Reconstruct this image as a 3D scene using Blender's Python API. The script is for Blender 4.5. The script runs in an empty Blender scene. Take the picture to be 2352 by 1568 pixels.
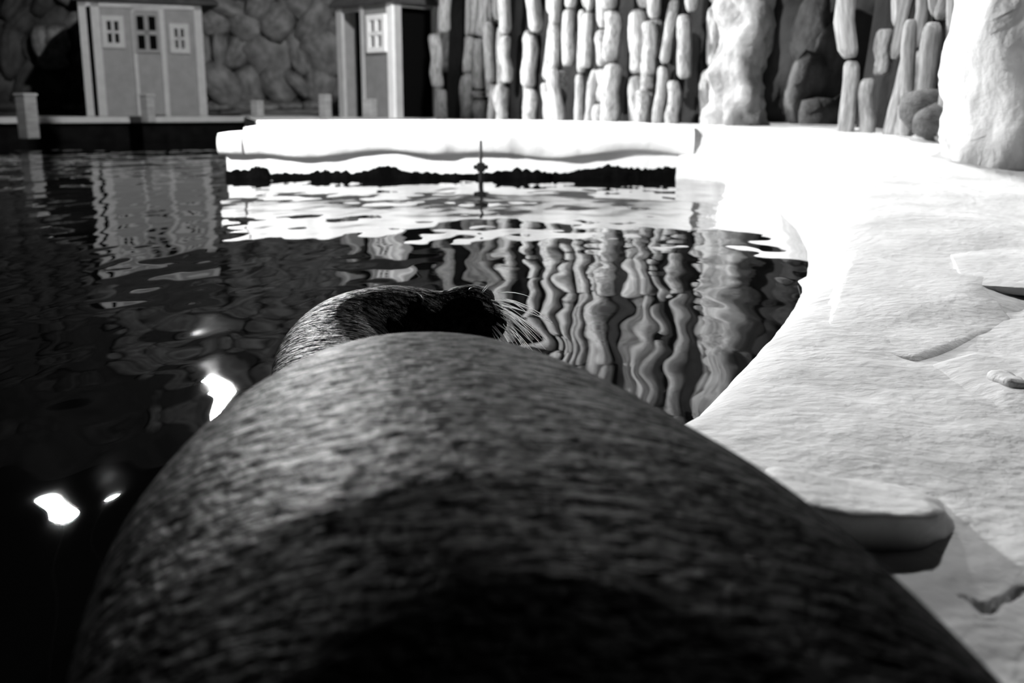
import bpy, bmesh, math, random
from mathutils import Vector, Matrix, noise
random.seed(7)
sc = bpy.context.scene
COL = sc.collection

# ------------------------------------------------------------------ camera, world, exposure
F, CX, CY, H = 2400.0, 1176.0, 784.0, 0.48
PITCH = math.atan(534 / F)
cam_d = bpy.data.cameras.new('camera')
cam = bpy.data.objects.new('camera', cam_d)
COL.objects.link(cam)
cam.location = (0, 0, H)
cam.rotation_euler = (math.pi / 2 - PITCH, 0, 0)
cam_d.sensor_width = 36.0
cam_d.lens = 36.0 * F / 2352.0
cam_d.clip_start, cam_d.clip_end = 0.02, 200
cam_d.dof.use_dof = True
cam_d.dof.focus_distance = 1.93
cam_d.dof.aperture_fstop = 4.2
cam_d.dof.aperture_blades = 7
sc.camera = cam

w = bpy.data.worlds.new('world')
sc.world = w
w.use_nodes = True
w.node_tree.nodes['Background'].inputs[0].default_value = (1, 1, 1, 1)
w.node_tree.nodes['Background'].inputs[1].default_value = 0.004
vs = sc.view_settings
vs.view_transform = 'Standard'
vs.look = 'None'
vs.gamma = 1.0
vs.use_curve_mapping = False
vs.exposure = 0.0


def pix(u, v):
    """unit direction through a pixel of the 2352x1568 frame"""
    a, b = (u - CX) / F, (CY - v) / F
    c, s = math.cos(PITCH), math.sin(PITCH)
    return Vector((a, c + b * s, -s + b * c)).normalized()


def on_z(u, v, z=0.0):
    d = pix(u, v)
    t = (z - H) / d.z
    return Vector((d.x * t, d.y * t, z))


def on_y(u, v, y):
    d = pix(u, v)
    t = y / d.y
    return Vector((d.x * t, y, H + d.z * t))


# mirrored lamps: (pixel of the reflection in the water, distance) -> position; power, aim, cone
def lamp_place(u, v, y):
    d = pix(u, v)
    t = y / d.y
    return Vector((d.x * t, y, -(H + d.z * t)))


LAMPS = [  # name-label, position, aim, power W, cone deg, radius
    ('floodlight hanging above the pool, its glare mirrored beside the sea lion', lamp_place(490, 912, 11.0), (2.0, 6.3, 0.2), 5200, 128, 0.10),
    ('larger floodlight hanging on the left, its glare mirrored low in the dark water', lamp_place(135, 1150, 8.0), (0.3, 2.2, 0.1), 450, 90, 0.12),
    ('small floodlight mirrored as the small bright dot in the water', lamp_place(258, 1092, 9.0), (0.5, 3.0, 0.1), 150, 90, 0.05),
    ('added unseen floodlight on the left side trained on the white ledge and rock columns', Vector((-6.5, 1.5, 3.6)), (-0.1, 7.2, 0.3), 9000, 36, 0.12),  # added lamp out of view, lights the ledge face and columns
    ('added unseen floodlight hanging straight ahead above the rock columns, shining back over the shore', Vector((0.9, 7.7, 2.5)), (0.9, 2.2, 0.1), 350, 85, 0.10),  # unseen lamp added to light the sea lion's right flank and near shore
    ('added unseen floodlight hanging over the upper shore on the right', Vector((2.2, 5.2, 4.4)), (2.2, 4.1, 0.1), 1050, 84, 0.12),  # extra lamp out of frame, put in to brighten the shore
    ('weak added floodlight out of view high over the pool trained on the pale huts', Vector((0.5, 6.0, 5.4)), (-5.0, 20.0, 1.9), 4400, 54, 0.12),  # added lamp with no visible source, lifts the huts and rubble wall
]


# ------------------------------------------------------------------ materials (all neutral: the place is shown in black and white)
def mat(name, lo, hi, rough=0.8, scale=4.0, bump=0.0, bscale=20.0, spec=0.3, stretch=(1, 1, 1), detail=6):
    m = bpy.data.materials.new(name)
    m.use_nodes = True
    nt = m.node_tree
    b = nt.nodes['Principled BSDF']
    b.inputs['Roughness'].default_value = rough
    b.inputs['Specular IOR Level'].default_value = spec
    tc = nt.nodes.new('ShaderNodeTexCoord')
    mp = nt.nodes.new('ShaderNodeMapping')
    mp.inputs['Scale'].default_value = stretch
    nt.links.new(tc.outputs['Object'], mp.inputs[0])
    n = nt.nodes.new('ShaderNodeTexNoise')
    n.inputs['Scale'].default_value = scale
    n.inputs['Detail'].default_value = detail
    nt.links.new(mp.outputs[0], n.inputs['Vector'])
    r = nt.nodes.new('ShaderNodeValToRGB')
    r.color_ramp.elements[0].position = 0.3
    r.color_ramp.elements[1].position = 0.7
    r.color_ramp.elements[0].color = (lo, lo, lo, 1)
    r.color_ramp.elements[1].color = (hi, hi, hi, 1)
    nt.links.new(n.outputs['Fac'], r.inputs[0])
    nt.links.new(r.outputs[0], b.inputs['Base Color'])
    if bump:
        n2 = nt.nodes.new('ShaderNodeTexNoise')
        n2.inputs['Scale'].default_value = bscale
        n2.inputs['Detail'].default_value = 8
        nt.links.new(mp.outputs[0], n2.inputs['Vector'])
        bp = nt.nodes.new('ShaderNodeBump')
        bp.inputs['Strength'].default_value = 1.0
        bp.inputs['Distance'].default_value = bump
        nt.links.new(n2.outputs['Fac'], bp.inputs['Height'])
        nt.links.new(bp.outputs[0], b.inputs['Normal'])
    return m


def flat(name, c, rough=0.6, spec=0.3, metal=0.0, emit=0.0):
    m = bpy.data.materials.new(name)
    m.use_nodes = True
    b = m.node_tree.nodes['Principled BSDF']
    b.inputs['Base Color'].default_value = (c, c, c, 1)
    b.inputs['Roughness'].default_value = rough
    b.inputs['Specular IOR Level'].default_value = spec
    b.inputs['Metallic'].default_value = metal
    if emit:
        b.inputs['Emission Color'].default_value = (1, 1, 1, 1)
        b.inputs['Emission Strength'].default_value = emit
    return m


M = {
    'shore': mat('pale_wet_rock', 0.40, 0.60, 0.6, 7.0, 0.006, 40, 0.25, (1, 1, 1), 9),
    'ledge': mat('white_ledge_stone', 0.62, 0.78, 0.7, 3.0, 0.006, 14),
    'algae': mat('dark_algae', 0.0006, 0.003, 0.9, 9.0, 0.01, 30, 0.02),
    'column': mat('basalt_grey', 0.10, 0.42, 0.8, 5.0, 0.035, 8),
    'column_dim': mat('dim_basalt', 0.12, 0.34, 0.75, 3.5, 0.02, 9),
    'buttress': mat('knobbly_rock', 0.10, 0.32, 0.8, 5.0, 0.05, 7),
    'boulder': mat('pale_boulder', 0.45, 0.70, 0.75, 2.5, 0.02, 8),
    'stone': mat('dim_fieldstone', 0.10, 0.30, 0.85, 2.0, 0.02, 10),
    'shadestone': mat('shaded_fieldstone', 0.03, 0.09, 0.85, 2.0, 0.02, 10),  # darker copy of the fieldstone, shade put into the colour
    'gap_shade': mat('column_gap_shade', 0.003, 0.012, 0.9, 3.0, 0.03, 8, 0.1),  # near-black backing paints the shade in the gaps between columns
    'backing': mat('dark_rockwork', 0.02, 0.06, 0.9, 2.0, 0.05, 5),
    'ceiling': flat('black_ceiling', 0.004, 0.95, 0.0),
    'paint': mat('grey_paint', 0.20, 0.24, 0.7, 8.0, 0.002, 40),
    'trim': mat('pale_paint', 0.36, 0.42, 0.6, 8.0),
    'white': mat('white_paint', 0.86, 0.93, 0.5, 8.0),
    'inner_shade': flat('painted_inner_shade', 0.004, 0.95, 0.0),  # flat black standing in for the shade inside the huts
    'roof': mat('dark_shingle', 0.03, 0.06, 0.85, 6.0, 0.01, 20),
    'glass': flat('dark_glass', 0.01, 0.1, 0.5),
    'greyglass': flat('grey_glass', 0.22, 0.4, 0.5),  # even opaque grey for the panes
    'wood': mat('weathered_wood', 0.22, 0.36, 0.75, 6.0, 0.004, 30, 0.2, (1, 1, 6)),
    'darkwood': mat('near_black_wood', 0.003, 0.008, 0.9, 6.0, 0.004, 30, 0.02),  # near-black wood colour
    'iron': flat('dark_iron', 0.008, 0.6, 0.2, 0.4),
    'housing': flat('lamp_housing', 0.02, 0.5, 0.3, 0.5),
    'lens': flat('lit_lamp_lens', 0.8, 0.3, 0.5, 0.0, 160.0),
    'wick': flat('whisker_white', 0.85, 0.4, 0.5),
    'lid': flat('eyelid_highlight', 0.06, 0.3, 0.5),  # lid colour lightened to paint in its highlight
    'claw': flat('wet_black_skin', 0.008, 0.35, 0.4),
}


nt = M['wick'].node_tree
tr = nt.nodes.new('ShaderNodeBsdfTranslucent')
tr.inputs[0].default_value = (.9, .9, .9, 1)
mx = nt.nodes.new('ShaderNodeMixShader')
mx.inputs[0].default_value = .6
nt.links.new(nt.nodes['Principled BSDF'].outputs[0], mx.inputs[1])
nt.links.new(tr.outputs[0], mx.inputs[2])
nt.links.new(mx.outputs[0], nt.nodes['Material Output'].inputs[0])


# ------------------------------------------------------------------ helpers
def tag(o, label=None, cat=None, group=None, kind=None):
    if label: o['label'] = label
    if cat: o['category'] = cat
    if group: o['group'] = group
    if kind: o['kind'] = kind
    return o


def link(name, me, m=None, parent=None, smooth=False):
    o = bpy.data.objects.new(name, me)
    COL.objects.link(o)
    if m is not None and not me.materials:
        me.materials.append(m)
    if smooth:
        for p in me.polygons: p.use_smooth = True
    if parent: o.parent = parent
    return o


def obj(name, bm, m, parent=None, smooth=False):
    bmesh.ops.recalc_face_normals(bm, faces=bm.faces)
    me = bpy.data.meshes.new(name)
    bm.to_mesh(me)
    bm.free()
    return link(name, me, m, parent, smooth)


def empty(name, loc, rz=0.0):
    o = bpy.data.objects.new(name, None)
    COL.objects.link(o)
    o.location = loc
    o.rotation_euler = (0, 0, rz)
    return o


def add_box(bm, x0, x1, y0, y1, z0, z1, bevel=0.0):
    r = bmesh.ops.create_cube(bm, size=1.0)
    for v in r['verts']:
        v.co = Vector((x0 + (v.co.x + .5) * (x1 - x0), y0 + (v.co.y + .5) * (y1 - y0), z0 + (v.co.z + .5) * (z1 - z0)))
    if bevel:
        es = {e for v in r['verts'] for e in v.link_edges}
        bmesh.ops.bevel(bm, geom=list(es), offset=bevel, segments=2, affect='EDGES', profile=0.6)


def box(name, m, parent, x0, x1, y0, y1, z0, z1, bevel=0.0):
    bm = bmesh.new()
    add_box(bm, x0, x1, y0, y1, z0, z1, bevel)
    return obj(name, bm, m, parent)


def frames(pts):
    """rotation-stable frames along a polyline (side stays as horizontal as possible)"""
    out = []
    for i, p in enumerate(pts):
        t = (pts[min(i + 1, len(pts) - 1)] - pts[max(i - 1, 0)]).normalized()
        up = Vector((0, 0, 1)) if abs(t.z) < 0.95 else Vector((0, 1, 0))
        s = t.cross(up).normalized()
        out.append((s, s.cross(t).normalized()))
    return out


def add_sweep(bm, pts, ra, rb=None, n=12, cap=True):
    pts = [Vector(p) for p in pts]
    rb = rb or ra
    rings = []
    for p, (s, u), a, b in zip(pts, frames(pts), ra, rb):
        rings.append([bm.verts.new(p + s * (a * math.cos(2 * math.pi * k / n)) + u * (b * math.sin(2 * math.pi * k / n))) for k in range(n)])
    for A, B in zip(rings, rings[1:]):
        for k in range(n):
            bm.faces.new((A[k], A[(k + 1) % n], B[(k + 1) % n], B[k]))
    if cap:
        bm.faces.new(rings[0][::-1])
        bm.faces.new(rings[-1])


def smooth_path(P, n):
    """Catmull-Rom through tuples of any length"""
    out = []
    m = len(P) - 1
    for k in range(n):
        t = k * m / (n - 1)
        i = min(int(t), m - 1)
        t -= i
        p0, p1, p2, p3 = P[max(i - 1, 0)], P[i], P[i + 1], P[min(i + 2, m)]
        out.append(tuple(.5 * (2 * b + (c - a) * t + (2 * a - 5 * b + 4 * c - d) * t * t + (3 * b - a - 3 * c + d) * t ** 3) for a, b, c, d in zip(p0, p1, p2, p3)))
    return out


def fbm(p, o=4):
    return noise.fractal(Vector(p), 1.0, 2.0, o)


def rock_mesh(name, rx, ry, rz, amp, freq, seed, sub=4, ridged=0.0):
    bm = bmesh.new()
    bmesh.ops.create_icosphere(bm, subdivisions=sub, radius=1.0)
    for v in bm.verts:
        d = v.co.normalized()
        # squarish super-ellipsoid, then noise
        k = 1.0 / (abs(d.x) ** 3.2 + abs(d.y) ** 3.2 + abs(d.z) ** 3.2) ** (1 / 3.2)
        p = Vector((d.x * k * rx, d.y * k * ry, d.z * k * rz))
        q = p * freq + Vector((seed * 7.3, seed * 3.1, seed * 5.7))
        p += d * amp * (fbm(q) + ridged * abs(noise.noise(q * 2.0)))
        v.co = p
    me = bpy.data.meshes.new(name)
    bmesh.ops.recalc_face_normals(bm, faces=bm.faces)
    bm.to_mesh(me)
    bm.free()
    return me


# ------------------------------------------------------------------ the setting: shell
def quad(name, m, pts, label):
    bm = bmesh.new()
    bm.faces.new([bm.verts.new(p) for p in pts])
    return tag(obj(name, bm, m), label, kind='structure')


DECK = 0.36
WX0, WX1, WY0, WY1, WZ = -14.0, 6.5, -5.0, 21.5, 6.6
quad('ceiling', M['ceiling'], [(WX0, WY0, WZ), (WX1, WY0, WZ), (WX1, WY1, WZ), (WX0, WY1, WZ)], 'black ceiling over the pool hall')
box('pool_floor', M['darkwood'], None, WX0, WX1, WY0, WY1, -1.3, -1.2)['kind'] = 'structure'
wall_back = tag(box('wall_back', M['backing'], None, WX0, WX1, WY1, WY1 + 0.3, -1.2, WZ), 'dark rubble stone wall behind the huts', kind='structure')
wall_left = tag(box('wall_left', M['backing'], None, WX0 - 0.3, WX0, WY0, WY1, -1.2, WZ), 'dark wall on the left', kind='structure')
wall_far_right = tag(box('wall_right', M['backing'], None, WX1, WX1 + 0.3, WY0, WY1, -1.2, WZ), 'dark rock wall at right', kind='structure')
tag(box('wall_front', M['ceiling'], None, WX0, WX1, WY0 - 0.3, WY0, -1.2, WZ), 'black wall behind the viewer', kind='structure')

# ------------------------------------------------------------------ shore (rock beach) as one height field
shore_px = [(1586, 411), (1650, 415), (1722, 446), (1785, 480), (1832, 530), (1853, 575), (1856, 610), (1846, 660), (1825, 706), (1790, 757), (1730, 826), (1660, 900), (1597, 968)]
SH = [on_z(u, v) for u, v in shore_px]
SH = [(p.x, p.y) for p in SH]
LEDGE_Y = on_z(1050, 410).y
poly = [(1.16, 22), (1.16, LEDGE_Y + 0.05)] + SH + [(.2, 1.44), (.08, 1.58), (.0, 1.75), (-.10, 1.86), (-.28, 1.78), (-.34, 1.6), (-.35, 1.2), (-.35, .7), (-.33, .2), (-.33, -.9), (9, -.9), (9, 22)]


def shore_dist(x, y):
    best = 1e9
    inside = False
    n = len(poly)
    for i in range(n):
        x1, y1 = poly[i]
        x2, y2 = poly[(i + 1) % n]
        if (y1 > y) != (y2 > y) and x < (x2 - x1) * (y - y1) / (y2 - y1) + x1:
            inside = not inside
        dx, dy = x2 - x1, y2 - y1
        t = max(0, min(1, ((x - x1) * dx + (y - y1) * dy) / (dx * dx + dy * dy)))
        d = (x - x1 - t * dx) ** 2 + (y - y1 - t * dy) ** 2
        if d < best: best = d
    d = math.sqrt(best)
    return d if inside else -d


def lerp_tab(tab, t):
    for (a, b), (c, d) in zip(tab, tab[1:]):
        if t <= c:
            k = max(0, (t - a) / (c - a))
            return b + (d - b) * k
    return tab[-1][1]


GY = [(0, .035), (1.2, .04), (2.0, .05), (2.40, .052), (2.47, .060), (2.75, .068), (3.3, .150), (4.3, .245), (5.5, .31), (6.9, DECK), (30, DECK)]
crack_px = [(2195, 1352), (2215, 1372), (2245, 1392), (2262, 1412), (2272, 1398), (2285, 1382), (2310, 1372), (2352, 1345)]
CR = [on_z(u, v, .045) for u, v in crack_px]


def crack_depth(x, y):
    best = 1e9
    for a, b in zip(CR[1:], CR[2:]):
        dx, dy = b.x - a.x, b.y - a.y
        t = max(0, min(1, ((x - a.x) * dx + (y - a.y) * dy) / (dx * dx + dy * dy)))
        best = min(best, math.hypot(x - a.x - t * dx, y - a.y - t * dy))
    wd = .005 + .004 * noise.noise(Vector((x * 60, y * 60, 3)))
    return -.04 * max(0, 1 - best / max(wd, .002))


def ground_z(x, y):
    ds = shore_dist(x, y)
    if ds < 0:
        return max(-.6, 4.0 * ds)
    g = lerp_tab(GY, y)
    rim = .03 + .03 * min(1, max(0, (y - 2.0))) - .035 * min(1, max(0, y - 5.5))
    z = g * (1 - math.exp(-ds / rim))
    far = min(1.0, y / 3.0)
    amp = (.012 + .02 * far) * min(1, ds / .3)
    z += amp * fbm((x * 1.3, y * 1.1, 0.4), 4) * (0.35 if y > 7 else 1.0)
    if y < 2.4 and x > .2:
        z += .004 * noise.noise(Vector((x * 14, y * 14, 1.0)))
    if .5 < y < 1.3 and .2 < x < .9:
        z += crack_depth(x, y)
    return z


def axis(parts):
    out = [parts[0][0]]
    for a, b, st, gr in parts:
        v, s = a, st
        while v + s < b:
            v += s
            s *= gr
            out.append(v)
        out.append(b)
    return sorted(set(round(t, 5) for t in out))


xs = axis([(-.6, .25, .03, 1.0), (.25, .75, .005, 1.0), (.75, 1.3, .015, 1.0), (1.3, 9, .03, 1.09)])
ys = axis([(-.9, .5, .05, 1.0), (.5, 1.1, .005, 1.0), (1.1, 2.6, .015, 1.0), (2.6, 7, .03, 1.02), (7, 21.4, .25, 1.05)])
V = [(x, y, ground_z(x, y)) for y in ys for x in xs]
nx = len(xs)
FA = []
for j in range(len(ys) - 1):
    for i in range(nx - 1):
        q = (j * nx + i, j * nx + i + 1, (j + 1) * nx + i + 1, (j + 1) * nx + i)
        if max(V[k][2] for k in q) > -.55:
            FA.append(q)
me = bpy.data.meshes.new('floor')
me.from_pydata(V, [], FA)
floor = link('floor', me, M['shore'], None, True)
tag(floor, 'pale wet sculpted rock shore sloping into the pool', kind='structure')

# ------------------------------------------------------------------ water
wm = bpy.data.materials.new('dark_pool_water')
wm.use_nodes = True
nt = wm.node_tree
b = nt.nodes['Principled BSDF']
b.inputs['Base Color'].default_value = (.002, .002, .002, 1)
b.inputs['Roughness'].default_value = .015
b.inputs['IOR'].default_value = 1.333
tc = nt.nodes.new('ShaderNodeTexCoord')


def wave(scale, detail, sx, sy, dist, prev):
    mp = nt.nodes.new('ShaderNodeMapping')
    mp.inputs['Scale'].default_value = (sx, sy, 1)
    nt.links.new(tc.outputs['Object'], mp.inputs[0])
    n = nt.nodes.new('ShaderNodeTexNoise')
    n.inputs['Scale'].default_value = scale
    n.inputs['Detail'].default_value = detail
    n.inputs['Roughness'].default_value = .4
    nt.links.new(mp.outputs[0], n.inputs['Vector'])
    bp = nt.nodes.new('ShaderNodeBump')
    bp.inputs['Strength'].default_value = 1.0
    bp.inputs['Distance'].default_value = dist
    nt.links.new(n.outputs['Fac'], bp.inputs['Height'])
    if prev: nt.links.new(prev.outputs[0], bp.inputs['Normal'])
    return bp


w1 = wave(1.0, 1.0, 1.0, 1.0, .020, None)
w2 = wave(1.0, 1.0, 5.5, 2.6, .0075, w1)
nt.links.new(w2.outputs[0], b.inputs['Normal'])
quad('water', wm, [(WX0, WY0, 0), (WX1, WY0, 0), (WX1, WY1, 0), (WX0, WY1, 0)], 'dark rippled pool water mirroring the rock wall')

# ------------------------------------------------------------------ white ledge at the far side of the pool
LX0 = on_z(507, 410).x
LX1 = on_z(1583, 410).x


def ledge_slab(name, x0, x1, y0, y1, top, bot, wob, seed, label):
    """thick slab with a rounded, wavy front lip"""
    n = max(8, int((x1 - x0) / .05))
    prof = [(.10, 'b'), (.02, 'b'), (0, 'm'), (.0, 'u'), (.02, 't'), (.08, 't')]
    bm = bmesh.new()
    rows = []
    for i in range(n + 1):
        x = x0 + (x1 - x0) * i / n
        f = .05 * noise.noise(Vector((x * 2.3, seed, 0))) + .02 * noise.noise(Vector((x * 9, seed, 4)))
        bo = bot + wob * noise.noise(Vector((x * 1.7, seed, 7)))
        tp = top + .012 * noise.noise(Vector((x * 3, seed, 2)))
        h = tp - bo
        row = [(x, y0 + .45, bo), (x, y0 + .03 + f, bo), (x, y0 + f, bo + .02), (x, y0 + f - .012, bo + h * .5), (x, y0 + f, tp - .03), (x, y0 + f + .035, tp), (x, y0 + .3, tp + .004), (x, y1, top)]
        rows.append([bm.verts.new(p) for p in row])
    for A, B in zip(rows, rows[1:]):
        for k in range(len(A) - 1):
            bm.faces.new((A[k], B[k], B[k + 1], A[k + 1]))
        bm.faces.new((A[-1], B[-1], B[0], A[0]))
    bm.faces.new(rows[0])
    bm.faces.new(rows[-1][::-1])
    o = obj(name, bm, M['ledge'], None, True)
    o.data.set_sharp_from_angle(angle=math.radians(50))
    return tag(o, label, kind='structure')


SX = on_z(566, 410).x
trim1 = ledge_slab('trim_1', SX, LX1 + .02, LEDGE_Y - .02, LEDGE_Y + .7, DECK, .165, .06, 1.0, 'long white stone ledge along the far side of the pool')
trim2 = ledge_slab('trim_2', LX0, SX - .01, LEDGE_Y - .05, LEDGE_Y + 1.2, DECK - .045, .16, .02, 5.0, 'lower white block at the left end of the long ledge')
# wall under the ledge: white above a ragged band of algae
bm = bmesh.new()
lw = []
for i in range(161):
    x = LX0 + .03 + (LX1 - LX0) * i / 160
    y = LEDGE_Y + .07 + .04 * noise.noise(Vector((x * 3, 2, 0)))
    lw.append([bm.verts.new((x, y, z)) for z in (-.5, .0, .1, .25)])
for A, B in zip(lw, lw[1:]):
    for k in range(3): bm.faces.new((A[k], B[k], B[k + 1], A[k + 1]))
tag(obj('trim_3', bm, M['ledge'], None, True), 'pool wall under the white ledge', kind='structure')
bm = bmesh.new()
rows = []
for i in range(401):
    x = LX0 + .02 + (LX1 - LX0) * i / 400
    y = LEDGE_Y + .055 + .04 * noise.noise(Vector((x * 3, 2, 0)))
    a = .026 + .10 * max(0, noise.noise(Vector((x * 1.9 + 1.3, 9, 0))) + .05) + .045 * abs(noise.noise(Vector((x * 14, 1, 0)))) + .02 * abs(noise.noise(Vector((x * 41, 1, 0)))) + .055 * math.exp(-((x + .9) / .13) ** 2)
    k = (x - LX0) / (LX1 - LX0)
    if k < .06: a += .01
    if .06 < k < .1: a += .03
    if k > .8: a += .05 * (k - .8) / .2 + .03 * abs(noise.noise(Vector((x * 30, 3, 0))))
    rows.append([bm.verts.new((x, y, -.4)), bm.verts.new((x, y - .004, a * .6)), bm.verts.new((x, y + .012, a))])
for A, B in zip(rows, rows[1:]):
    for k in range(2): bm.faces.new((A[k], B[k], B[k + 1], A[k + 1]))
tag(obj('trim_4', bm, M['algae'], None, True), 'ragged black algae band at the waterline under the white ledge', kind='structure')

# ------------------------------------------------------------------ rubble wall behind the huts: one stone per object
STONES = [rock_mesh('stone', 1, .45, 1, .22, 1.2, s, 2, .3) for s in range(8)]
for m_ in STONES:
    m_.materials.append(M['stone'])
    for p in m_.polygons: p.use_smooth = True


def stone(parent, p, sx, sz, rot, depth=.5, k=None, name='stone', dark=False):
    o = bpy.data.objects.new(name, STONES[random.randrange(8) if k is None else k])
    COL.objects.link(o)
    o.location = p
    o.scale = (sx, depth, sz)
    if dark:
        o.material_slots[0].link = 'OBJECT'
        o.material_slots[0].material = M['shadestone']  # shade painted on by the darker stone colour
    o.rotation_euler = (random.uniform(-.2, .2), rot, random.uniform(-.25, .25))
    o.parent = parent
    return o


z = DECK - .05
row = 0
while z < 5.6:
    hgt = random.uniform(.35, .75) if row > 1 else random.uniform(.12, .2)
    x = -11.5 + random.uniform(0, .5)
    while x < -.6:
        wd = random.uniform(.25, 1.0) * (1.4 if row < 2 else 1.0)
        if not (z > 3.6 and random.random() < .3):
            stone(wall_back, (x + wd / 2, WY1 - random.uniform(.0, .18), z + hgt / 2), wd * .56, hgt * random.uniform(.45, .75), random.uniform(-1.1, 1.1) if row > 1 else random.uniform(-.05, .05), dark=x + wd / 2 < -8.6)  # far-left stones darkened to paint the shade there
        x += wd * random.uniform(.9, 1.0)
    z += hgt * .88
    row += 1

for (u, v, a, b_) in ((102, 100, .22, .36), (132, 92, .2, .3), (118, 128, .28, .26)):  # stones left undarkened to stand in for a lit patch
    stone(wall_back, on_y(u, v, 20.9), a, b_, random.uniform(-.4, .4), .4)

# ------------------------------------------------------------------ column wall
COLS = []
for s in range(10):
    bm = bmesh.new()
    n, rings = 9, []
    prof = [(0, .55), (.03, .8), (.08, .97), (.3, 1), (.55, .95), (.75, 1.02), (.92, .95), (.97, .8), (1, .55)]
    for j, (t, r) in enumerate(prof):
        off = Vector((.6 * noise.noise(Vector((t * 2.4, s, 0))), .4 * noise.noise(Vector((t * 2.2, s, 5))), 0))
        rings.append([bm.verts.new(Vector((math.cos(2 * math.pi * k / n), math.sin(2 * math.pi * k / n), 0)) * r * (1 + .22 * noise.noise(Vector((k * 1.3, t * 2, s * 3.0)))) + off + Vector((0, 0, t))) for k in range(n)])
    for A, B in zip(rings, rings[1:]):
        for k in range(n): bm.faces.new((A[k], A[(k + 1) % n], B[(k + 1) % n], B[k]))
    bm.faces.new(rings[0][::-1])
    bm.faces.new(rings[-1])
    bmesh.ops.recalc_face_normals(bm, faces=bm.faces)
    me = bpy.data.meshes.new('rock_column')
    bm.to_mesh(me)
    bm.free()
    me.materials.append(M['column'])
    for p in me.polygons: p.use_smooth = True
    COLS.append(me)


def column_wall(name, p0, p1, n, breaks, r, lean, label, ztop, m=None):
    p0, p1 = Vector(p0), Vector(p1)
    bm = bmesh.new()
    d = (p1 - p0).normalized()
    back = Vector((d.y, -d.x, 0))
    if back.y < 0: back = -back
    a, c = p0 + back * .12 - d * .3, p1 + back * .12 + d * .02
    e, g = a + back * .4, c + back * .4
    lo, hi = -.3, ztop
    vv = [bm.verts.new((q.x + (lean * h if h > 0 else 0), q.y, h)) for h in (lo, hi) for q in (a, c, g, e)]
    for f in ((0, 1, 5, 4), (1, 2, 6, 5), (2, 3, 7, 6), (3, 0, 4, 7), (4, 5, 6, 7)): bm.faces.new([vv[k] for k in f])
    wall = tag(obj(name, bm, M['gap_shade']), label, kind='structure')  # gap shade is in the backing's colour
    random.seed(21)
    for i in range(n):
        t = (i + .5 + random.uniform(-.2, .2)) / n
        base = p0.lerp(p1, t) - back * random.choice((-.06, -.02, .04, .14))
        zz = DECK - .05
        rr = r * random.uniform(.75, 1.2)
        mine = ([.58] if random.random() < .35 else []) + list(breaks)
        for bi, bz in enumerate(mine):
            top = bz + random.uniform(-.13, .13)
            o = bpy.data.objects.new('rock_column', COLS[random.randrange(10)])
            COL.objects.link(o)
            if m:
                o.material_slots[0].link = 'OBJECT'
                o.material_slots[0].material = m
            sh = random.uniform(-.04, .04)
            o.location = (base.x + sh + lean * zz, base.y - random.uniform(0, .12), zz)
            o.rotation_euler = (random.uniform(-.03, .03), lean + random.uniform(-.11, .11), random.uniform(0, 6.28))
            q = rr * random.uniform(.85, 1.12)
            o.scale = (q, q, top - zz - .015)
            o.parent = wall
            zz = top
    return wall


cw0 = on_z(1025, 272.8, DECK)
cw1 = on_z(1632, 283.5, DECK)
column_wall('wall_columns', (cw0.x, cw0.y, 0), (cw1.x, cw1.y, 0), 23, [.80, 1.35, 2.05, 2.8, 3.4], .070, .05, 'wall of upright broken basalt columns behind the white ledge', 3.3)
column_wall('wall_columns_right', (2.10, 6.6, 0), (2.34, 5.2, 0), 14, [.85, 1.5, 2.2, 3.0], .052, .10, 'second wall of leaning basalt columns right of the cave', 2.9, M['column_dim'])


def tower(name, path, m, amp, freq, seed, label, n=40, rows=44, cat='rock'):
    """upright rock mass: path = (x, y, z, rx, ry) from the foot to the top"""
    bm = bmesh.new()
    pts = smooth_path(path, rows)
    rings = []
    for (x, y, z, rx, ry) in pts:
        ring = []
        for k in range(n):
            a = 2 * math.pi * k / n
            d = Vector((math.cos(a), math.sin(a), 0))
            p = Vector((x + rx * d.x, y + ry * d.y, z))
            q = Vector((p.x * freq * 1.5, p.y * freq * 1.5, p.z * freq)) + Vector((seed, seed * 2, 0))
            p += d * amp * (fbm(q, 5) - .6 * abs(noise.noise(q * 1.7)))
            ring.append(bm.verts.new(p))
        rings.append(ring)
    for A, B in zip(rings, rings[1:]):
        for k in range(n): bm.faces.new((A[k], A[(k + 1) % n], B[(k + 1) % n], B[k]))
    bm.faces.new(rings[0][::-1])
    bm.faces.new(rings[-1])
    o = obj(name, bm, m, None, True)
    return tag(o, label, cat)


def lean_tower(name, ub0, ub1, ut0, ut1, vb, y, zt, ry, m, amp, freq, seed, label):
    b0, b1 = on_y(ub0, vb, y), on_y(ub1, vb, y)
    t0, t1 = on_y(ut0, 0, y), on_y(ut1, 0, y)
    zb = b0.z - .08
    kx0, kx1 = (t0.x - b0.x) / (t0.z - b0.z), (t1.x - b1.x) / (t1.z - b1.z)
    path = []
    for t in (0, .1, .3, .6, 1):
        z = zb + (zt - zb) * t
        x0, x1 = b0.x + kx0 * (z - b0.z), b1.x + kx1 * (z - b1.z)
        path.append(((x0 + x1) / 2, y + ry, z, (x1 - x0) / 2, ry))
    return tower(name, path, m, amp, freq, seed, label)


lean_tower('rock_buttress', 1650, 1772, 1668, 1800, 287, 7.5, 3.2, .3, M['buttress'], .12, 3.6, 3.0, 'tall knobbly rock buttress between the columns and the dark cave')
lean_tower('rock_pillar', 2272, 2690, 2350, 2800, 378, 4.2, 2.6, .5, M['boulder'], .10, 1.8, 11.0, 'massive smooth white rock pillar standing on the shore at far right')
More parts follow.
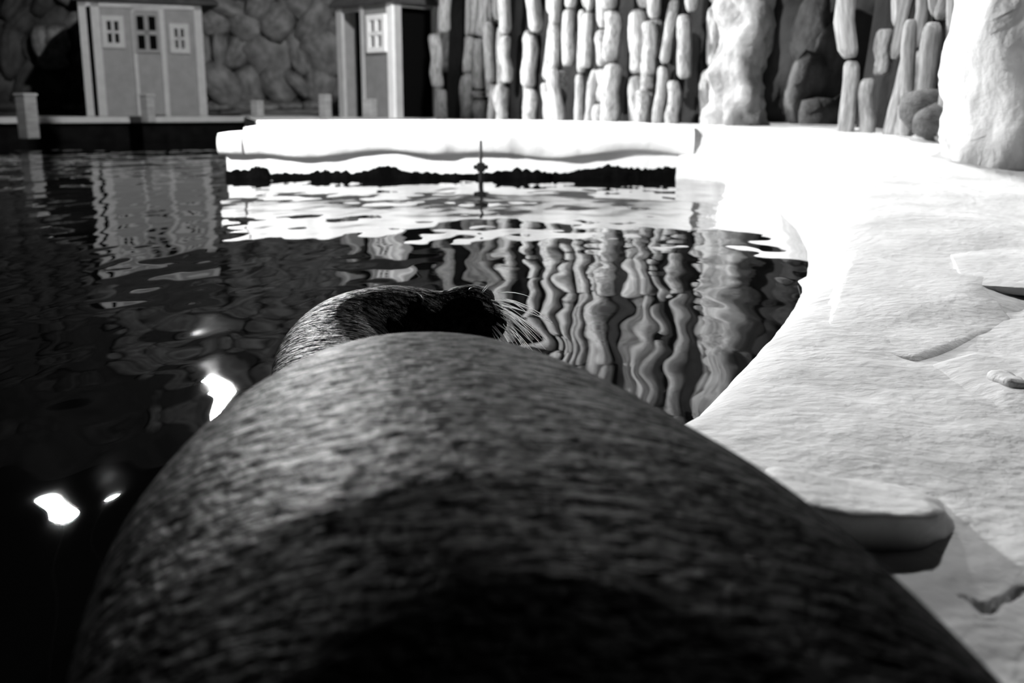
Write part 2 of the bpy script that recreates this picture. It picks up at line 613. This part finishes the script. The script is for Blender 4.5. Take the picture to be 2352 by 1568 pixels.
# the dark cave behind the buttress
bm = bmesh.new()
rows = []
for i in range(31):
    u = i / 30
    x = 1.6 + u * 2.2
    rows.append([bm.verts.new((x + .1 * z, 9.4 + .35 * fbm((x * 1.6, z * 1.2, 7), 4) + .2 * abs(u - .5), z)) for z in [DECK - .2 + 3.2 * k / 30 for k in range(31)]])
for A, B in zip(rows, rows[1:]):
    for k in range(30): bm.faces.new((A[k], B[k], B[k + 1], A[k + 1]))
cave = tag(obj('wall_cave', bm, M['backing'], None, True), 'dark rock recess of the cave between buttress and right columns', kind='structure')
for (u, v, y, sx, sz) in ((1862, 70, 9.0, .14, .3), (1900, 150, 8.9, .16, .3), (1850, 200, 8.8, .16, .3), (1890, 270, 8.6, .2, .16), (2130, 250, 5.6, .13, .1), (2160, 285, 5.4, .12, .08)):
    p = on_y(u, v, y)
    stone(cave, p, sx, sz, .2, .3, dark=True)  # cave shade painted into the stone colour

# ------------------------------------------------------------------ huts
def window(parent, cx, cz, w_, h_, y, m_frame, m_pane, fr=.05, axis_='y', bar=.035):
    """framed window of four panes standing on the face at local y"""
    bm = bmesh.new()
    for (a0, a1, z0, z1) in ((cx - w_ / 2, cx + w_ / 2, cz + h_ / 2 - fr, cz + h_ / 2), (cx - w_ / 2, cx + w_ / 2, cz - h_ / 2, cz - h_ / 2 + fr),
                             (cx - w_ / 2, cx - w_ / 2 + fr, cz - h_ / 2 + fr, cz + h_ / 2 - fr), (cx + w_ / 2 - fr, cx + w_ / 2, cz - h_ / 2 + fr, cz + h_ / 2 - fr),
                             (cx - bar / 2, cx + bar / 2, cz - h_ / 2 + fr, cz + h_ / 2 - fr), (cx - w_ / 2 + fr, cx + w_ / 2 - fr, cz - bar / 2, cz + bar / 2)):
        add_box(bm, a0, a1, y - .045, y, z0, z1)
    wf = obj('window', bm, m_frame, parent)
    wf['label'] = 'small pale framed window of four panes'
    iw, ih = w_ / 2 - fr - bar / 2, h_ / 2 - fr - bar / 2
    for sx in (-1, 1):
        for sz in (-1, 1):
            px, pz = cx + sx * (bar / 2 + iw / 2), cz + sz * (bar / 2 + ih / 2)
            box('pane', m_pane, wf, px - iw / 2, px + iw / 2, y - .02, y - .008, pz - ih / 2, pz + ih / 2)
    return wf


def hip_roof(parent, w_, d_, z0, h_, over=.12):
    bm = bmesh.new()
    a, c = w_ / 2 + over, d_ / 2 + over
    lo = [bm.verts.new(p) for p in ((-a, -c, z0), (a, -c, z0), (a, c, z0), (-a, c, z0))]
    mid = [bm.verts.new((p.co.x, p.co.y, z0 + .05)) for p in lo]
    r = max(0, (w_ - d_) / 2)
    top = [bm.verts.new((-r - .02, 0, z0 + h_)), bm.verts.new((r + .02, 0, z0 + h_))]
    bm.faces.new(lo[::-1])
    for k in range(4): bm.faces.new((lo[k], lo[(k + 1) % 4], mid[(k + 1) % 4], mid[k]))
    bm.faces.new((mid[0], mid[1], top[1], top[0]))
    bm.faces.new((mid[1], mid[2], top[1]))
    bm.faces.new((mid[2], mid[3], top[0], top[1]))
    bm.faces.new((mid[3], mid[0], top[0]))
    return obj('roof', bm, M['roof'], parent)


# hut with the double-leaf front
Y1 = 17.6
HUT_B = on_y(348, 266, Y1).z
hz = on_y(348, 8, Y1).z - DECK
pc = on_y(350, 200, Y1)
w1h, d1h = 1.70, 1.9
yaw = math.radians(24)
hut = empty('hut', (0, 0, 0), yaw)
fc = Vector((math.sin(yaw), -math.cos(yaw), 0)) * (d1h / 2)
hut.location = (pc.x - fc.x, Y1 - fc.y, DECK + .004)
tag(hut, 'wide pale wooden hut with a door between two small windows, on the left dock', 'hut')
S = w1h / 253.0  # metres per pixel across the face


def fx(u): return (u - 348.5) * S


def fz(v): return (266 - v) / 258.0 * hz


y0 = -d1h / 2
bm = bmesh.new()
add_box(bm, -w1h / 2, fx(318), y0, y0 + .05, 0, hz)
add_box(bm, fx(385), w1h / 2, y0, y0 + .05, 0, hz)
add_box(bm, fx(318), fx(385), y0, y0 + .05, fz(22), hz)
add_box(bm, -w1h / 2, w1h / 2, d1h / 2 - .05, d1h / 2, 0, hz)
add_box(bm, w1h / 2 - .05, w1h / 2, y0, d1h / 2, 0, hz)
obj('wall', bm, M['paint'], hut)
box('shade_block', M['inner_shade'], hut, -w1h / 2 + .12, w1h / 2 - .06, y0 + .06, d1h / 2 - .06, .02, hz - .02)  # solid black block paints the unlit inside of the hut
for (a, c) in ((222, 241), (456, 475)):
    box('corner_trim', M['trim'], hut, fx(a), fx(c), y0 - .03, y0 + .08, 0, hz)
box('corner_trim', M['trim'], hut, fx(195), fx(212), y0 - .03, y0 + .12, 0, hz)
box('slot_shade', M['inner_shade'], hut, fx(204), fx(224), y0 + .12, d1h / 2, 0, hz)  # black block paints the shade in the slot between the trims
box('fascia', M['trim'], hut, fx(195), w1h / 2, y0 - .03, y0 + .02, hz - .08, hz)
door = box('door', M['paint'], hut, fx(319), fx(378), y0 - .015, y0 + .02, .02, fz(22))
bm = bmesh.new()
add_box(bm, fx(374), fx(386), y0 - .05, y0, 0, fz(18))
add_box(bm, fx(311), fx(319), y0 - .03, y0, 0, fz(18))
add_box(bm, fx(311), fx(386), y0 - .03, y0, fz(24), fz(16))
obj('door_frame', bm, M['trim'], hut)
wf = window(door, fx(344), fz(75), 58 * S, fz(30) - fz(120), y0 - .012, M['paint'], M['inner_shade'], .05, bar=.07)
window(hut, fx(268), fz(75), 50 * S, fz(38) - fz(110), y0, M['trim'], M['glass'], .08, bar=.04)
window(hut, fx(419), fz(86), 46 * S, fz(52) - fz(120), y0, M['trim'], M['glass'], .08, bar=.04)
hip_roof(hut, w1h + .3, d1h, hz, 1.0)

# open corner booth
Y2 = 14.5
hz2 = on_y(905, 6, Y2).z - DECK
c2 = on_y(904, 200, Y2)
w2h, d2h = 1.23, .83
yaw2 = math.radians(-45)
R2 = Matrix.Rotation(yaw2, 3, 'Z')
off = R2 @ Vector((w2h / 2, -d2h / 2, 0))
hut2 = empty('hut', (c2.x - off.x, Y2 - off.y, DECK + .003), yaw2)
tag(hut2, 'narrow open wooden booth seen corner-on, one white window, beside the rock columns', 'hut')


def gx(u): return -w2h / 2 + (u - 785) / (904 - 785) * w2h


def gz(v): return (268 - v) / 262.0 * hz2


y2 = -d2h / 2
bm = bmesh.new()
add_box(bm, gx(843), gx(897), y2, y2 + .04, 0, hz2)
add_box(bm, gx(797), gx(843), y2, y2 + .04, gz(18), hz2)
add_box(bm, -w2h / 2, w2h / 2, d2h / 2 - .04, d2h / 2, 0, hz2)
add_box(bm, -w2h / 2, -w2h / 2 + .04, y2, d2h / 2, 0, hz2)
add_box(bm, w2h / 2 - .04, w2h / 2, y2 + .15, d2h / 2 - .1, gz(14), hz2)
obj('wall', bm, M['paint'], hut2)
box('shade_block', M['inner_shade'], hut2, -w2h / 2 + .1, w2h / 2 - .12, y2 + .25, d2h / 2 - .05, .01, hz2 - .01)  # black filler block stands in for the booth's inner shade
box('inner_panel', M['stone'], hut2, gx(815), gx(836), y2 + .18, y2 + .24, gz(128), gz(30))
box('corner_trim', M['white'], hut2, gx(895), w2h / 2 + .015, y2 - .02, y2 + .03, 0, hz2)['label'] = 'bright white corner trim'
box('corner_trim', M['trim'], hut2, w2h / 2 - .01, w2h / 2 + .012, y2 + .03, y2 + .15, 0, hz2)
box('corner_trim', M['trim'], hut2, w2h / 2 - .03, w2h / 2 + .015, d2h / 2 - .1, d2h / 2, 0, hz2)
box('corner_trim', M['trim'], hut2, gx(785), gx(797), y2 - .02, y2 + .03, 0, hz2)
box('corner_trim', M['trim'], hut2, gx(838), gx(844), y2 - .02, y2 + .03, 0, hz2)
box('threshold', M['inner_shade'], hut2, w2h / 2 - .12, w2h / 2 - .05, y2 + .15, d2h / 2 - .1, .0, .04)
wf = window(hut2, gx(874), gz(73), gx(893) - gx(854), gz(30) - gz(116), y2, M['white'], M['greyglass'], .07, bar=.05)
wf['label'] = 'bright white window of four grey panes'
hip_roof(hut2, w2h, d2h, hz2, .7, .08)

# ------------------------------------------------------------------ wooden dock on the left, with its posts
a0, a1 = on_z(-330, 274, DECK), on_z(575, 264.5, DECK)
a0, a1 = Vector((-9.6, 13.9, 0)), Vector((-4.25, 17.2, 0))
dd = (a1 - a0)
Lk = dd.length
ang = math.atan2(dd.y, dd.x)
dock = empty('dock', (a0.x, a0.y, 0), ang)
tag(dock, 'low wooden dock with a pale front rim in front of the huts', 'dock')
pm = None
npl = 46
for i in range(npl):
    if pm is None:
        o = box('plank', M['wood'], dock, 0, Lk / npl - .012, .1, 3.7, DECK - .05, DECK)
        pm = o.data
    else:
        o = link('plank', pm, None, dock)
    o.location = (i * Lk / npl, 0, 0)
box('rim_board', M['trim'], dock, -.5, Lk, .0, .1, DECK - .085, DECK + .005, .008)
box('fascia', M['darkwood'], dock, -.5, Lk, .12, .2, -.3, DECK - .06)  # near-black board below the rim
box('lower_beam', M['wood'], dock, -.6, .02, -.35, -.1, .1, .24, .02)


def bollard(u, v0, v1, y, wpx, label, cap=True):
    p = on_y(u, v1, y)
    q = on_y(u, v0, y)
    r = wpx * y / F / 2
    hgt = q.z - p.z
    root = empty('bollard', (p.x, y, p.z), math.radians(-28))
    tag(root, label, 'bollard', 'square wooden bollards along the dock and ledge')
    box('post', M['wood'], root, -r * .8, r * .8, -r * .8, r * .8, 0, hgt - r * .3, .012)
    if cap:
        box('cap', M['trim'], root, -r * .92, r * .92, -r * .92, r * .92, hgt - r * .3, hgt, .012)
    return root


b1 = bollard(68, 214, 318, 14.0, 40, 'tall square wooden bollard at the left end of the dock')
bollard(342, 216, 281, 15.6, 28, 'square wooden bollard before the door of the wide hut')
bollard(592, 226, 267, 15.5, 26, 'small grey bollard standing between the two huts', False)
bollard(748, 212, 269, 15.0, 26, 'dim bollard just left of the open booth', False)
bollard(850, 222, 269, 13.2, 30, 'bollard in front of the open booth', False)

# deck between the ledge and the back wall
bm = bmesh.new()
LL = [(SX + .03, LEDGE_Y + .6), (1.17, LEDGE_Y + .6), (1.17, 21.45), (-5.45, 21.45)]
vt = [bm.verts.new((x, y, DECK + .001)) for x, y in LL]
vb = [bm.verts.new((x, y, DECK - .2)) for x, y in LL]
bm.faces.new(vt)
bm.faces.new(vb[::-1])
for k in range(4): bm.faces.new((vt[k], vt[(k + 1) % 4], vb[(k + 1) % 4], vb[k]))
tag(obj('trim_5', bm, M['ledge']), 'white deck behind the ledge', kind='structure')

# ------------------------------------------------------------------ gauge pole in the water before the ledge
p0 = on_z(1105, 418)
pole = empty('gauge_pole', (p0.x, p0.y - .02, 0))
tag(pole, 'thin dark upright pole with a cross bracket standing before the white ledge', 'pole')
bm = bmesh.new()
add_sweep(bm, [(0, 0, -.6), (0, 0, .06), (0, 0, .12), (0, 0, .275)], [.016, .016, .011, .009], n=10)
obj('shaft', bm, M['iron'], pole, True)
bm = bmesh.new()
add_box(bm, -.05, .05, -.012, .012, .085, .115, .006)
add_box(bm, -.028, .028, -.018, .018, .07, .13, .008)
obj('bracket', bm, M['iron'], pole)


# ------------------------------------------------------------------ loose rocks on the near shore
def poly_rock(name, bot, top, label, m='shore', amp=.006, bev=.015, seed=0.0, cuts=5):
    """bevelled block from matching bottom/top outlines, roughened"""
    bm = bmesh.new()
    B = [bm.verts.new(p) for p in bot]
    T = [bm.verts.new(p) for p in top]
    n = len(B)
    bm.faces.new(B[::-1])
    bm.faces.new(T)
    for k in range(n): bm.faces.new((B[k], B[(k + 1) % n], T[(k + 1) % n], T[k]))
    bmesh.ops.recalc_face_normals(bm, faces=bm.faces)
    bmesh.ops.bevel(bm, geom=list(bm.edges), offset=bev, segments=3, affect='EDGES', profile=.5, clamp_overlap=True)
    bmesh.ops.triangulate(bm, faces=[f for f in bm.faces if len(f.verts) > 4])
    bmesh.ops.subdivide_edges(bm, edges=[e for e in bm.edges if e.calc_length() > .05], cuts=cuts, use_grid_fill=True)
    for v in bm.verts:
        v.co += Vector((1, .7, 1)) * amp * fbm((v.co.x * 9 + seed, v.co.y * 9, v.co.z * 9), 4)
    o = obj(name, bm, M[m], None, True)
    return tag(o, label, 'rock')


def pz(u, v, z): return on_z(u, v, z)


# wedge: ridge line is the lip of the upper shore, its face slopes gently toward the viewer
ra, rb = pz(1962, 586, .095), pz(2262, 660, .083)
fa, fb, fc_ = pz(1885, 800, .03), pz(2110, 846, .03), pz(2345, 768, .03)
poly_rock('wedge_rock', [fa, fb, fc_, rb + Vector((.25, .0, -.06)), rb + Vector((.2, .3, -.08)), ra + Vector((-.12, .12, -.09))],
          [fa + Vector((.01, .03, .018)), fb + Vector((0, .02, .018)), fc_ + Vector((0, .03, .02)), rb, rb + Vector((.1, .2, .0)), ra + Vector((.02, .06, 0))],
          'broad grey wedge of rock sloping down from the upper shore', seed=2.0, bev=.012)
# upper slab whose lip shows at the right edge
s0, s1 = pz(2215, 652, .085), pz(2420, 664, .085)
poly_rock('shore_slab', [s0 - Vector((0, 0, .02)), s1 - Vector((0, 0, .02)), Vector((2.6, 3.3, .06)), Vector((1.35, 3.3, .06))],
          [s0, s1, Vector((2.6, 3.3, .155)), Vector((1.35, 3.3, .10))], 'thin bright slab with a dark gap under its lip at the right', seed=3.0, bev=.004)
# boulder with the lit edge
boulder = poly_rock('shore_boulder', [pz(2108, 845, .03), pz(2200, 950, .03), pz(2310, 1000, .03), pz(2420, 1005, .03), pz(2480, 840, .03), pz(2240, 806, .03)],
          [pz(2128, 841, .039), pz(2225, 872, .050), pz(2310, 905, .055), pz(2430, 910, .058), pz(2470, 838, .064), pz(2238, 815, .056)],
          'low angular boulder with a lit edge at the right', seed=5.0, bev=.008, amp=.004)
k1 = pz(2312, 880, .054)
me = rock_mesh('outcrop', .020, .045, .016, .010, 22, 4, 3)
o = link('outcrop', me, M['shore'], boulder, True)
o.location = k1
# rounded slab beside the flank
poly_rock('stone_slab', [pz(1700, 1240, .03), pz(1950, 1290, .03), pz(2145, 1275, .03), pz(2202, 1225, .03), pz(2180, 1150, .03), pz(1760, 1075, .03)],
          [pz(1700, 1168, .095), pz(1930, 1182, .097), pz(2120, 1178, .097), pz(2196, 1172, .092), pz(2130, 1122, .085), pz(1760, 1062, .085)],
          'rounded stone slab with a dark front face beside the sea lion', seed=8.0, bev=.028)

# ------------------------------------------------------------------ sea lion
fur = bpy.data.materials.new('wet_fur')
fur.use_nodes = True
nt = fur.node_tree
b = nt.nodes['Principled BSDF']
b.inputs['Roughness'].default_value = .52
b.inputs['Specular IOR Level'].default_value = .07
tc = nt.nodes.new('ShaderNodeTexCoord')


def fnoise(scale, st, detail=4, rough=.55, dist=0.0):
    mp = nt.nodes.new('ShaderNodeMapping')
    mp.inputs['Scale'].default_value = st
    mp.inputs['Rotation'].default_value = (0, 0, math.radians(-6))
    nt.links.new(tc.outputs['Object'], mp.inputs[0])
    n = nt.nodes.new('ShaderNodeTexNoise')
    n.inputs['Scale'].default_value = scale
    n.inputs['Detail'].default_value = detail
    n.inputs['Roughness'].default_value = rough
    n.inputs['Distortion'].default_value = dist
    nt.links.new(mp.outputs[0], n.inputs['Vector'])
    return n


n1 = fnoise(60, (1, 1.8, 1), 5)
rp = nt.nodes.new('ShaderNodeValToRGB')
rp.color_ramp.elements[0].position, rp.color_ramp.elements[1].position = .35, .7
rp.color_ramp.elements[0].color = (.001, .001, .001, 1)
rp.color_ramp.elements[1].color = (.006, .006, .006, 1)
nt.links.new(n1.outputs['Fac'], rp.inputs[0])
nt.links.new(rp.outputs[0], b.inputs['Base Color'])
prev = None
for (n, dist) in ((fnoise(9, (1, 6, 1), 5, .6, .5), .020), (fnoise(75, (1, 1.8, 1), 4), .009), (fnoise(500, (1, 1, 1), 2), .0004)):
    bp = nt.nodes.new('ShaderNodeBump')
    bp.inputs['Distance'].default_value = dist
    nt.links.new(n.outputs['Fac'], bp.inputs['Height'])
    if prev: nt.links.new(prev.outputs[0], bp.inputs['Normal'])
    prev = bp
nt.links.new(prev.outputs[0], b.inputs['Normal'])
# soaked clumps of hair: dull black flecks that run round the body
n3 = fnoise(52, (1, 2.8, 1), 8, .74, .5)
r3 = nt.nodes.new('ShaderNodeValToRGB')
r3.color_ramp.elements[0].position, r3.color_ramp.elements[1].position = .41, .57
nt.links.new(n3.outputs['Fac'], r3.inputs[0])
db = nt.nodes.new('ShaderNodeBsdfDiffuse')
db.inputs[0].default_value = (.001, .001, .001, 1)
mxs = nt.nodes.new('ShaderNodeMixShader')
nt.links.new(r3.outputs[0], mxs.inputs[0])
nt.links.new(db.outputs[0], mxs.inputs[1])
nt.links.new(b.outputs[0], mxs.inputs[2])
nt.links.new(mxs.outputs[0], nt.nodes['Material Output'].inputs[0])

BODY = [(.10, .1541, .1971, .080), (.26, .1074, .2514, .110), (.42, .061, .2856, .158), (.58, .0173, .2999, .218), (.74, -.0232, .2957, .2542), (.90, -.0569, .2765, .2547),
        (1.06, -.0825, .2467, .2442), (1.22, -.1018, .208, .2204), (1.38, -.115, .1612, .1806), (1.54, -.1231, .1068, .1245)]
bm = bmesh.new()
rings = []
NB = 64
for (y, cx, a, zt) in smooth_path(BODY, 60):
    zb = .0
    zc = .02 + (zt - .02) * .38
    ring = []
    for k in range(NB):
        t = 2 * math.pi * k / NB
        c, s = math.cos(t), math.sin(t)
        X = cx + a * math.copysign(abs(c) ** .95, c)
        Z = zc + ((zt - zc) * s if s > 0 else -(zc - .02) * abs(s) ** .7)
        ring.append(bm.verts.new((X, y, Z)))
    rings.append(ring)
for A, B in zip(rings, rings[1:]):
    for k in range(NB): bm.faces.new((A[k], A[(k + 1) % NB], B[(k + 1) % NB], B[k]))
bm.faces.new(rings[0][::-1])
bm.faces.new(rings[-1])
# hips and tail toward the viewer
q = smooth_path([(.14, .16, .07, .185, .055), (.18, .02, .065, .12, .05), (.20, -.10, .055, .075, .04), (.205, -.17, .05, .03, .02)], 14)
add_sweep(bm, [t[:3] for t in q], [t[3] for t in q], [t[4] for t in q], 20)
# neck and head
q = smooth_path([(-.13, 1.36, .06, .140, .05), (-.20, 1.50, .055, .130, .048), (-.268, 1.64, .05, .120, .050), (-.305, 1.77, .058, .104, .068), (-.295, 1.865, .075, .092, .076), (-.235, 1.905, .088, .080, .073),
                 (-.185, 1.918, .090, .070, .068), (-.145, 1.922, .091, .058, .060), (-.118, 1.924, .095, .050, .056), (-.085, 1.925, .102, .047, .058), (-.062, 1.925, .102, .043, .055), (-.042, 1.925, .096, .032, .038), (-.030, 1.925, .094, .014, .02)], 60)
add_sweep(bm, [t[:3] for t in q], [t[3] for t in q], [t[4] for t in q], 32)


def ball(c, r, rot=(0, 0, 0)):
    g = bmesh.ops.create_icosphere(bm, subdivisions=3, radius=1.0)
    Mx = Matrix.Rotation(rot[2], 3, 'Z') @ Matrix.Rotation(rot[1], 3, 'Y') @ Matrix.Rotation(rot[0], 3, 'X')
    for v in g['verts']:
        v.co = Vector(c) + Mx @ Vector((v.co.x * r[0], v.co.y * r[1], v.co.z * r[2]))


HY = 1.925
ball((-.178, HY - .048, .128), (.026, .016, .020), (0, .3, 0))      # near brow and lid
ball((-.178, HY + .048, .128), (.026, .016, .020), (0, .3, 0))
ball((-.072, HY, .140), (.040, .022, .020))                        # nose bridge
ball((-.064, HY, .141), (.020, .018, .017))                        # nose pad
ball((-.048, HY - .026, .092), (.040, .026, .036))                 # whisker pads
ball((-.048, HY + .026, .092), (.040, .026, .036))
ball((-.075, HY, .060), (.055, .030, .022))                        # lower jaw
# fore flippers: one folded under the chest on the rock, one down in the water; hind flippers behind the viewer
def flipper(P, n=18):
    q = smooth_path(P, n)
    add_sweep(bm, [t[:3] for t in q], [t[3] for t in q], [t[4] for t in q], 16)
flipper([(.0, 1.25, .07, .05, .05), (.06, 1.40, .05, .075, .028), (.045, 1.56, .045, .085, .018), (-.02, 1.70, .04, .06, .012), (-.06, 1.78, .04, .02, .008)])
flipper([(-.22, 1.28, .06, .05, .05), (-.33, 1.36, .0, .075, .028), (-.42, 1.42, -.08, .085, .018), (-.50, 1.46, -.2, .06, .012), (-.54, 1.48, -.27, .02, .008)])
flipper([(.18, .02, .05, .05, .03), (.13, -.12, .05, .05, .02), (.10, -.25, .05, .07, .014), (.09, -.36, .048, .05, .008)])
flipper([(.21, .02, .05, .05, .03), (.26, -.12, .05, .05, .02), (.30, -.25, .05, .07, .014), (.32, -.36, .048, .05, .008)])
bmesh.ops.recalc_face_normals(bm, faces=bm.faces)
me = bpy.data.meshes.new('sea_lion')
bm.to_mesh(me)
bm.free()
tmp = bpy.data.objects.new('tmp', me)
COL.objects.link(tmp)
md = tmp.modifiers.new('r', 'REMESH')
md.mode = 'VOXEL'
md.voxel_size = .0055
sm = tmp.modifiers.new('s', 'SMOOTH')
sm.factor, sm.iterations = .5, 6
bpy.context.view_layer.update()
me2 = bpy.data.meshes.new_from_object(tmp.evaluated_get(bpy.context.evaluated_depsgraph_get()))
bpy.data.objects.remove(tmp)
me2.name = 'sea_lion'
me2.materials.clear()
me2.materials.append(fur)
sea_lion = link('sea_lion', me2, None, None, True)
tag(sea_lion, 'dark wet sea lion lying on the rock, head turned right with pale whiskers', 'sea lion')


def hit(u, v):
    """first point of the sea lion's skin under a pixel"""
    ok, loc, nor, _ = sea_lion.ray_cast(Vector((0, 0, H)), pix(u, v))
    return (loc, nor) if ok else (on_y(u, v, HY - .05), Vector((0, -1, 0)))


bpy.context.view_layer.update()
# ear: a small rolled cone
e0, en = hit(900, 738)
bm = bmesh.new()
e1 = e0 + Vector((.022, -.012, -.008))
add_sweep(bm, [e0 + Vector((-.006, .008, .004)), e0 + Vector((.004, -.003, .002)), e0 + Vector((.014, -.009, -.003)), e1], [.008, .0075, .005, .0012], [.005, .0055, .004, .001], 10)
o = obj('ear', bm, fur, sea_lion, True)
o['label'] = 'small rolled ear flap'
# closed eyelid: curved ridge on the brow
bm = bmesh.new()
pts = [hit(u, v)[0] + Vector((.001, -.0025, .002)) for u, v in ((948, 676), (957, 677), (964, 683), (969, 690), (971, 696))]
add_sweep(bm, pts, [.0012, .0024, .003, .0024, .001], None, 8)
obj('eyelid', bm, M['lid'], sea_lion, True)['label'] = 'closed eyelid ridge'
# nostril
bm = bmesh.new()
pts = [hit(u, v)[0] + Vector((0, -.0006, 0)) for u, v in ((1078, 672), (1079, 664), (1086, 660), (1095, 661))]
add_sweep(bm, pts, [.001, .0022, .0022, .001], None, 8)
obj('nostril', bm, M['claw'], sea_lion, True)['label'] = 'black slit nostril'
# whiskers: each its own
rw = random.Random(3)
for i in range(44):
    t = i / 43
    u = 1136 + 26 * math.sin(math.pi * min(1, t * 1.15)) + rw.uniform(-12, 8)
    v = 688 + 76 * t + rw.uniform(-6, 6)
    far = rw.random() < .3
    r0, _n = hit(min(u, 1156), v)
    if far: r0 = r0 + Vector((.004, .05, .004))
    a = math.radians(-8 - 46 * t + rw.uniform(-13, 13))
    Ln = rw.uniform(.055, .105) * (1 - .25 * abs(t - .6))
    d = Vector((math.cos(a), -.28 + rw.uniform(-.25, .25) + (.5 if far else 0), math.sin(a))).normalized()
    bend = Vector((0, 0, -1)) * rw.uniform(.15, .4)
    pts = [r0 - d * .003 + d * (Ln * s) + bend * (Ln * s * s) for s in (0, .25, .5, .75, 1)]
    bm = bmesh.new()
    add_sweep(bm, pts, [.0009, .00085, .0007, .0005, .0002], None, 5)
    obj('whisker', bm, M['wick'], sea_lion, True)
for (u, v, du, dv) in ((1106, 672, 12, -16), (1108, 673, 14, -14)):
    r0, _n = hit(u, v)
    bm = bmesh.new()
    add_sweep(bm, [r0, r0 + Vector((du * .0004, -.002, -dv * .0005)), r0 + Vector((du * .0008, -.003, -dv * .0009))], [.0005, .0004, .0001], None, 5)
    obj('whisker', bm, M['wick'], sea_lion, True)

# ------------------------------------------------------------------ floodlights (the first ones seen mirrored in the water, the others added out of view)
for (label, p, aim, power, cone, rad) in LAMPS:
    p, aim = Vector(p), Vector(aim)
    d = (aim - p).normalized()
    root = empty('floodlight', p)
    root.rotation_mode = 'QUATERNION'
    root.rotation_quaternion = d.to_track_quat('-Z', 'Y')
    tag(root, label, 'lamp')
    bm = bmesh.new()
    R = rad
    add_sweep(bm, [(0, 0, .02), (0, 0, .06), (0, 0, .2), (0, 0, .3)], [R * 1.1, R * 1.12, R * .9, R * .5], None, 20)
    obj('housing', bm, M['housing'], root, True)
    bm = bmesh.new()
    add_sweep(bm, [(0, 0, .0), (0, 0, .018)], [R, R], None, 24)
    obj('lens', bm, M['lens'], root)
    bm = bmesh.new()
    up = root.rotation_quaternion.inverted() @ Vector((0, 0, WZ - p.z))
    add_sweep(bm, [Vector((0, 0, .2)), Vector((0, 0, .2)) + (up - Vector((0, 0, .2))) * .5, up], [.02, .02, .02], None, 8)
    obj('drop_rod', bm, M['housing'], root)
    ld = bpy.data.lights.new('spot', 'SPOT')
    ld.energy = power
    ld.spot_size = math.radians(cone)
    ld.spot_blend = .5
    ld.shadow_soft_size = rad
    lo = bpy.data.objects.new('spot', ld)
    COL.objects.link(lo)
    lo.location = (0, 0, -.03)
    lo.parent = root
